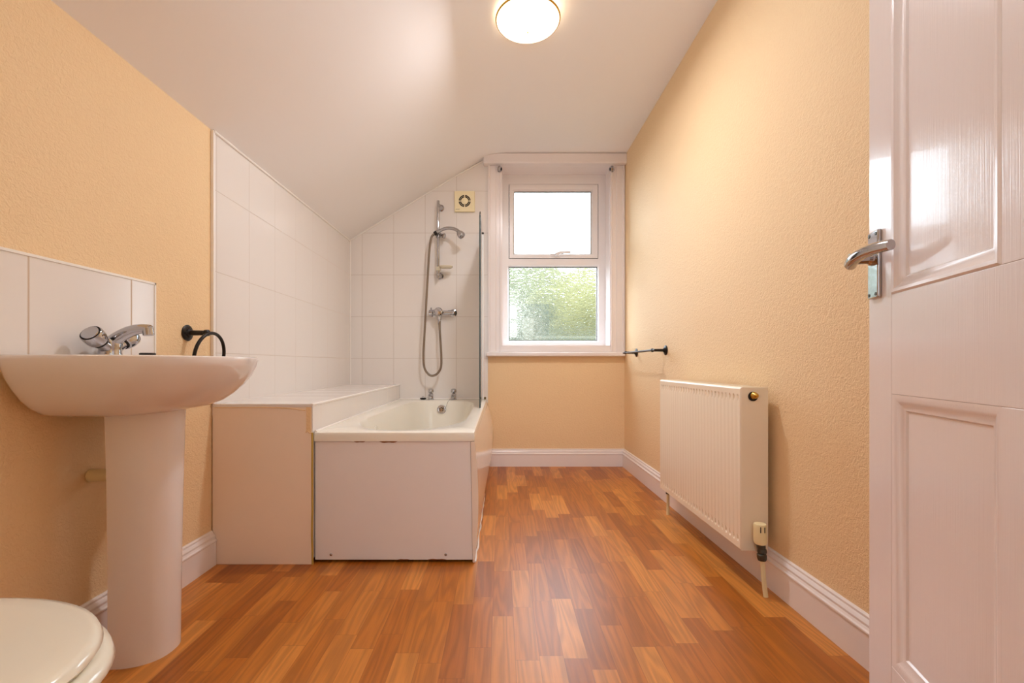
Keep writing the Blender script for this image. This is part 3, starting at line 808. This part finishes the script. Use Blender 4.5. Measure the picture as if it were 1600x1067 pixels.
for sg in (-1, 1):
    bm = B()
    ax = Vector((.03, sg*.80, .62)).normalized(); o = Vector((tx+.004, CY+sg*.030, tz+.034))
    lathe(bm, [(0, .014), (.010, .016), (.014, .022), (.026, .026), (.044, .0265), (.048, .024)], o, ax, 8 if sg > 9 else 28)
    h = finish('tap_handle', bm, M['chrome'], tap)
    bm = B(); lathe(bm, [(0, .0175), (.007, .0185)], o+ax*.006, ax, 20); finish('handle_collar', bm, M['slot'], tap)
    bm = B(); lathe(bm, [(0, .0215), (.0035, .0205), (.004, 0)], o+ax*.048, ax, 28); finish('handle_cap', bm, M['dullchrome'] if 0 else M['chrome'], tap)
    bm = B(); lathe(bm, [(0, .0243), (.0015, .0243)], o+ax*.0475, ax, 28); finish('handle_ring', bm, M['slot'], tap)
bm = B(); tube(bm, [(LX0+.003, CY+.005, .490), (-1.05, CY+.003, .494), (-1.0, CY, .510), (-.985, CY, .55), (-.985, CY, .68)], .0185, 16)
o = finish('waste_pipe', bm, M['pipe'], wb); o['label'] = 'yellowed waste pipe into the wall'
pl = thing('basin_plug', (-1.06, 1.375, .826), 'black plug lying on the washbasin rim behind the tap', 'plug')
bm = B(); lathe(bm, [(0, .016), (.003, .020), (.011, .021), (.013, .018), (.013, 0)], (-1.068, 1.375, .8262), (0,0,1), 24); finish('stopper', bm, M['rubber'], pl)

# ------------------------------------------------------------------ toilet
TYc = .545
wc = thing('toilet', (-.80, TYc, 0), 'white toilet with closed lid at the bottom left, before the washbasin', 'toilet')
NT = 64
def tring(z, tip, hw, back, cxm=-.80, e=2.05, eb=5):
    pts = []
    for k in range(NT):
        t = 2*PI*k/NT; c, s_ = math.cos(t), math.sin(t); ex = e if c > 0 else eb
        L_ = (tip-cxm) if c > 0 else (cxm-back)
        pts.append((cxm+L_*math.copysign(abs(c)**(2/ex), c), TYc+hw*math.copysign(abs(s_)**(2/(e if c > 0 else eb)), s_), z))
    return pts
bm = B(); loft(bm, [tring(.408, -.543, .186, -.99), tring(.4085, -.535, .196, -1.0), tring(.416, -.530, .201, -1.0), tring(.424, -.534, .198, -1.0), tring(.4275, -.545, .188, -.99), tring(.4285, -.575, .164, -.97)], True, True, True)
finish('toilet_lid', bm, M['ceramicT'], wc, smooth=60)
bm = B(); loft(bm, [tring(.382, -.528, .193, -.985), tring(.3825, -.520, .202, -.99), tring(.391, -.514, .208, -.99), tring(.402, -.518, .205, -.99), tring(.4065, -.530, .193, -.985)], True, True, True)
finish('toilet_seat', bm, M['ceramicT'], wc, smooth=60)
bm = B(); loft(bm, [tring(0, -.64, .10, -1.05, e=2.4), tring(.02, -.645, .098, -1.05, e=2.4), tring(.12, -.66, .088, -1.05, e=2.4), tring(.2, -.635, .11, -1.05, e=2.3), tring(.28, -.585, .155, -1.05), tring(.33, -.537, .182, -1.04),
          tring(.365, -.526, .190, -1.03), tring(.377, -.530, .187, -1.02), tring(.3805, -.54, .179, -1.01)], True, True, True)
finish('toilet_pan', bm, M['ceramicT'], wc, smooth=60)
bm = B(); box(bm, LX0+.001, -1.005, TYc-.205, TYc+.205, .40, .745); cis = finish('cistern', bm, M['ceramicT'], wc, bevel=.02)
bm = B(); box(bm, LX0+.001, -.998, TYc-.212, TYc+.212, .745, .775); finish('cistern_lid', bm, M['ceramicT'], wc, bevel=.008)
for sg in (-1, 1):
    bm = B(); lathe(bm, [(0, .014), (.02, .014), (.022, 0)], (-.995+.02, TYc+sg*.075, .395), (0,0,1), 16); finish('seat_hinge', bm, M['chrome'], wc)

# ------------------------------------------------------------------ towel ring, left wall
tr = thing('towel_ring', (LX0, 1.69, .92), 'black iron towel ring on the left wall beside the tiles', 'towel ring')
bm = B(); lathe(bm, [(0, .029), (.004, .030), (.007, .026), (.009, .018), (.013, .016), (.016, .010), (.064, .009), (.068, .012), (.080, .012), (.083, .008)], (LX0, 1.687, .921), (1, 0, 0), 28)
finish('wall_mount', bm, M['black'], tr)
bm = B(); rr = .086; cxr, cyr, czr = LX0+.073, 1.705, .921-.086
tube(bm, [(cxr+.012*math.sin(a*PI/24)+.0, cyr+rr*math.cos(a*PI/24), czr+rr*math.sin(a*PI/24)) for a in range(48)], .0062, 12, closed=True)
finish('ring', bm, M['black'], tr)

# ------------------------------------------------------------------ towel bar, right wall
tb = thing('towel_bar', (.98, 3.0, .885), 'black iron towel bar on the right wall beyond the radiator', 'towel bar')
for y in (2.70, 3.275):
    X = rx(y)
    bm = B(); lathe(bm, [(0, .029), (.004, .030), (.007, .026), (.009, .018), (.014, .013), (.018, .009), (.072, .008), (.076, .011), (.086, .011), (.088, .007)], (X, y, .888), (-1, 0, 0), 24); finish('wall_mount', bm, M['black'], tb)
bm = B(); tube(bm, [(rx(2.7)-.080, 2.655, .888), (rx(3.3)-.080, 3.33, .886)], .0065, 14); finish('bar', bm, M['black'], tb)

# ------------------------------------------------------------------ radiator
rd = thing('radiator', (.92, 2.04, .138), 'white double-panel radiator low on the right wall', 'radiator')
ry0, ry1, rz0, rz1, rxf = 1.629, 2.447, .139, .7235, .857
npr = 28; pitch = (ry1-ry0-.02)/npr
bm = B()
ys = [ry0, ry0+.004]
offs = [(0.006), 0.]
for k in range(npr):
    b0 = ry0+.01+k*pitch
    for u, d in ((.12, 0), (.24, 1), (.44, 1), (.56, 0), (.9, 0)): ys.append(b0+u*pitch); offs.append(-d)
ys += [ry1-.004, ry1]; offs += [0, .006]
zs = [(rz0, .006, 0), (rz0+.004, 0, 0), (rz0+.026, 0, 0), (rz0+.033, 0, 1.5), (rz0+.042, 0, 1.2), (rz0+.052, 0, .10), (rz1-.052, 0, .10), (rz1-.042, 0, 1.2), (rz1-.033, 0, 1.5), (rz1-.026, 0, 0), (rz1-.008, 0, 0), (rz1-.003, .003, 0), (rz1, .010, 0)]
grid = []
for z, e_, gm in zs:
    row = []
    for y, o_ in zip(ys, offs):
        ed = max(o_, 0)
        row.append(bm.verts.new((rxf+(rx(y)-rx(1.63))*1.0+max(e_, ed)+(.0042*gm if o_ < 0 else 0), y, z)))
    grid.append(row)
for A, Bq in zip(grid, grid[1:]):
    for k in range(len(A)-1): bm.faces.new((A[k], A[k+1], Bq[k+1], Bq[k]))
finish('front_panel', bm, M['rad'], rd, smooth=25)
def rprism(x0, x1, y0, y1, z0, z1, nm, mt, bev=.002, lab=None):
    bm = B(); box(bm, x0, x1, y0, y1, z0, z1); o = finish(nm, bm, mt, rd, bevel=bev)
    if lab: o['label'] = lab
    return o
rprism(rxf+.002, .955, ry0-.0015, ry0+.001, rz0-.001, rz1-.001, 'side_cover', M['rad'], .0008)
rprism(rxf-.002, .950, ry1-.001, ry1+.0015, rz0-.001, rz1-.001, 'side_cover', M['rad'], .0008)
bm = B()
for k in range(2):
    box(bm, rxf+.012+k*.045, rxf+.050+k*.045, ry0+.004, ry1-.004, rz1-.012, rz1-.004)
for k in range(46): box(bm, rxf+.012, .952, ry0+.01+k*.0175, ry0+.013+k*.0175, rz1-.010, rz1-.001)
finish('top_grille', bm, M['rad'], rd, smooth=0)
bm = B(); box(bm, .940, .953, ry0+.003, ry1-.003, rz0, rz1-.014); box(bm, rxf+.012, rxf+.022, ry0+.003, ry1-.003, rz0+.004, rz1-.014)
finish('rear_panel', bm, M['rad'], rd, bevel=.003)
for y in (1.80, 2.28):
    bm = B(); box(bm, .948, rx(y), y-.02, y+.02, .25, .66); finish('wall_bracket', bm, M['rad'], rd, bevel=.002)
bm = B(); lathe(bm, [(0, .017), (.004, .017), (.004, .012), (.001, .011)], (.900, ry0-.001, .690), (0,-1,0), 24); finish('vent_recess', bm, M['slot'], rd)
bm = B(); lathe(bm, [(0, .0135), (.004, .0135), (.007, .011), (.016, .010), (.020, .007), (.024, .004)], (.903, ry0-.002, .693), (0,-1,0), 12); finish('bleed_valve', bm, M['brass'], rd)['label'] = 'brass bleed valve'
# thermostatic valve and pipes
px_, py_ = .908, 1.585
bm = B(); tube(bm, [(.925, ry0+.01, .172), (.915, ry0-.02, .163), (px_, py_, .150), (px_+.002, py_, .128)], [.011, .012, .014, .012], 12)
lathe(bm, [(0, .013), (.008, .016), (.020, .016), (.024, .012), (.03, .016), (.04, .015)], (px_, py_, .122), (0, 0, 1), 8)
lathe(bm, [(0, .012), (.012, .014), (.024, .0125)], (px_-.002, py_, .158), (0, 0, 1), 12)
lathe(bm, [(0, .015), (.014, .015)], (.918, ry0-.012, .168), (.1, 1, .1), 6)
finish('valve_body', bm, M['valve'], rd)['label'] = 'dull grey valve body'
bm = B(); lathe(bm, [(0, .018), (.004, .0205), (.010, .0215), (.050, .0205), (.064, .021), (.070, .019), (.071, 0)], (px_-.005, py_, .180), (-.02, 0, 1), 24); tv = finish('thermostatic_head', bm, M['radplastic'], rd); tv['label'] = 'ivory thermostatic valve head'
bm = B()
for a in (-2.0, -1.35): box(bm, px_-.006+.0206*math.cos(a)-.0012, px_-.006+.0206*math.cos(a)+.0012, py_+.0206*math.sin(a)-.001, py_+.0206*math.sin(a)+.002, .224, .244)
finish('head_slots', bm, M['slot'], tv, smooth=0)
bm = B(); tube(bm, [(px_+.002, py_, .124), (px_+.004, py_-.004, .06), (px_+.008, py_-.010, 0)], .0078, 14); finish('feed_pipe', bm, M['pipe'], rd)['label'] = 'cream painted pipe down to the floor'
bm = B(); tube(bm, [(.892, ry1-.015, .145), (.892, ry1-.013, 0)], .0078, 14); finish('feed_pipe', bm, M['pipe'], rd)['label'] = 'cream painted pipe down to the floor'
bm = B(); lathe(bm, [(0, .012), (.02, .013), (.032, .010)], (.892, ry1-.015, .112), (0,0,1), 8); finish('lockshield', bm, M['valve'], rd)

# ------------------------------------------------------------------ ceiling light
cl = thing('ceiling_light', (.124, 2.11, CZ0), 'round lit glass ceiling light on the flat ceiling', 'ceiling light')
czl = 2.430
bm = B(); lathe(bm, [(-.034, .060), (.012, .060), (.020, .050), (.022, 0)], (.124, 2.11, czl), (0,0,-1), 32); finish('ceiling_plate', bm, M['brass'], cl)
bm = B(); rb = .146
prof = [(rb*math.sin(a), .035*(math.cos(a))) for a in [k*PI/2/12 for k in range(13)]]
lathe(bm, [(.030+h, max(r, 0)) for r, h in prof[::-1]], (.124, 2.11, czl), (0,0,-1), 56)
finish('glass_bowl', bm, M['lamp'], cl, smooth=60)
bm = B(); tube(bm, [(.124+rb*math.cos(k*PI/32), 2.11+rb*math.sin(k*PI/32), czl-.029) for k in range(64)], .005, 8, closed=True); finish('bowl_rim', bm, M['brass'], cl)['label'] = 'thin brass rim'
bm = B(); lathe(bm, [(-.02, .003), (0, .007), (.004, .007), (.010, .004), (.012, 0)], (.124, 2.11, czl-.078), (0,0,-1), 16); finish('finial', bm, M['brass'], cl)
for k in range(3):
    pass

# ------------------------------------------------------------------ door
D0 = Vector((.8086, 1.0, 0))
dxv, dyv = Vector((-.279, -.9603, 0)).normalized(), Vector((.9603, -.279, 0)).normalized()
dr = thing('door_1', D0, 'white glossy panelled door standing open at the right', 'door'); dr['kind'] = 'structure'; del dr['category']
Md = Matrix(((dxv.x, dyv.x, 0, D0.x), (dxv.y, dyv.y, 0, D0.y), (0, 0, 1, 0), (0, 0, 0, 1)))
DT = .038
S0, S1, M0, M1, E0, E1 = 0, .090, .374, .436, .72, .81
Z = (.008, .20, .745, .945, 1.88, 2.0)
bm = B()
for a in ((S0, S1, Z[0], Z[5]), (E0, E1, Z[0], Z[5]), (M0, M1, Z[1], Z[2]), (M0, M1, Z[3], Z[4]), (S1, E0, Z[0], Z[1]), (S1, E0, Z[2], Z[3]), (S1, E0, Z[4], Z[5])):
    box(bm, a[0], a[1], 0, DT, a[2], a[3])
def local_finish(name, bm, mt, parent, **kw):
    o = finish(name, bm, mt, None, **kw); o.matrix_world = Md
    bpy.context.view_layer.update()
    o.parent = parent; o.matrix_parent_inverse = parent.matrix_world.inverted(); return o
local_finish('door_frame', bm, M['door'], dr, bevel=.0012)
panels = [(S1, M0, Z[1], Z[2]), (M1, E0, Z[1], Z[2]), (S1, M0, Z[3], Z[4]), (M1, E0, Z[3], Z[4])]
for i, (x0, x1, z0, z1) in enumerate(panels):
    bm = B(); box(bm, x0-.004, x1+.004, .013, DT-.013, z0-.004, z1+.004); local_finish('door_panel', bm, M['door'], dr, smooth=0)
    bm = B()
    up = i >= 2
    # moulding sections: (inset from opening, depth from the face)
    sec = [(0, .0005), (.004, -.002 if up else .0005), (.010, -.001 if up else .002), (.016, .004), (.024, .0085), (.030, .0095), (.033, .013), (0, .014)]
    rect = lambda i_, d: [(x0+i_, d, z0+i_), (x1-i_, d, z0+i_), (x1-i_, d, z1-i_), (x0+i_, d, z1-i_)]
    loft(bm, [rect(a, d) for a, d in sec])
    loft(bm, [rect(a, DT-d) for a, d in sec])
    local_finish('panel_moulding', bm, M['door'], dr, smooth=25)
# lever handle
bm = B(); box(bm, .012, .054, -.008, 0, .945, 1.088)
hp_ = local_finish('door_handle', bm, M['chrome'], dr, bevel=.0025)
bm = B()
lathe(bm, [(0, .015), (.006, .015), (.010, .0105), (.030, .0115), (.036, .015), (.043, .013)], (.034, -.007, 1.030), (0,-1,0), 24)
P = smooth_path([(.022, -.043, 1.024), (.045, -.047, 1.028), (.080, -.045, 1.033), (.115, -.039, 1.034), (.150, -.028, 1.032)], 5)
n = len(P); tube(bm, P, [.0125-.0035*(i/n) for i in range(n)], 16, sq=1.15)
local_finish('lever', bm, M['chrome'], hp_)
bm = B()
for a, z in ((.019, 1.080), (.047, 1.080), (.019, .953), (.047, .953)): lathe(bm, [(0, .004), (.001, .0035), (.0011, 0)], (a, -.008, z), (0,-1,0), 12)
local_finish('plate_screws', bm, M['valve'], hp_)
bm = B()
for z in (.25, 1.75): tube(bm, [(.812, -.004, z-.04), (.812, -.004, z+.04)], .006, 10)
local_finish('hinge', bm, M['chrome'], dr)

# ------------------------------------------------------------------ lights
w = bpy.data.worlds.new('sky'); sc.world = w; w.use_nodes = True
bg = w.node_tree.nodes['Background']; bg.inputs[0].default_value = (.76, .89, 1, 1); bg.inputs[1].default_value = 9.5
def area(name, loc, rot, sx, sy, e, c, portal=False):
    l = bpy.data.lights.new(name, 'AREA'); l.shape = 'RECTANGLE'; l.size = sx; l.size_y = sy; l.energy = e; l.color = c
    o = bpy.data.objects.new(name, l); col.objects.link(o); o.location = loc; o.rotation_euler = rot
    if portal: l.cycles.is_portal = True
    return o
area('window_portal', (.434, YB+.26, 1.66), (R(-90), 0, 0), .86, 1.42, 1, (1,1,1), True)
area('landing_fill_light', (0.18, -1.2, 1.35), (R(97), 0, 0), 1.3, 1.7, 20, (.68, .87, 1))  # added fill light behind the camera; no window stands there
lp = bpy.data.lights.new('ceiling_bulb', 'AREA'); lp.shape = 'DISK'; lp.size = .16; lp.energy = 18; lp.color = (.94, .95, 1)
lo = bpy.data.objects.new('ceiling_bulb', lp); col.objects.link(lo); lo.location = (.124, 2.11, 2.430-.069)
fl = area('added_bounced_flash', (0.12, .02, 1.35), (R(180-12), 0, 0), .25, .25, 16, (.58, .82, 1)); fl.data.spread = R(130)  # unseen flash in the doorway, added to brighten ceiling and room

sc.view_settings.view_transform = 'Standard'; sc.view_settings.look = 'None'
sc.view_settings.exposure = -0.1; sc.view_settings.gamma = 1.0; sc.view_settings.use_curve_mapping = False
sc.cycles.use_denoising = True
sc.cycles.max_bounces = 10; sc.cycles.diffuse_bounces = 6; sc.cycles.transparent_max_bounces = 16
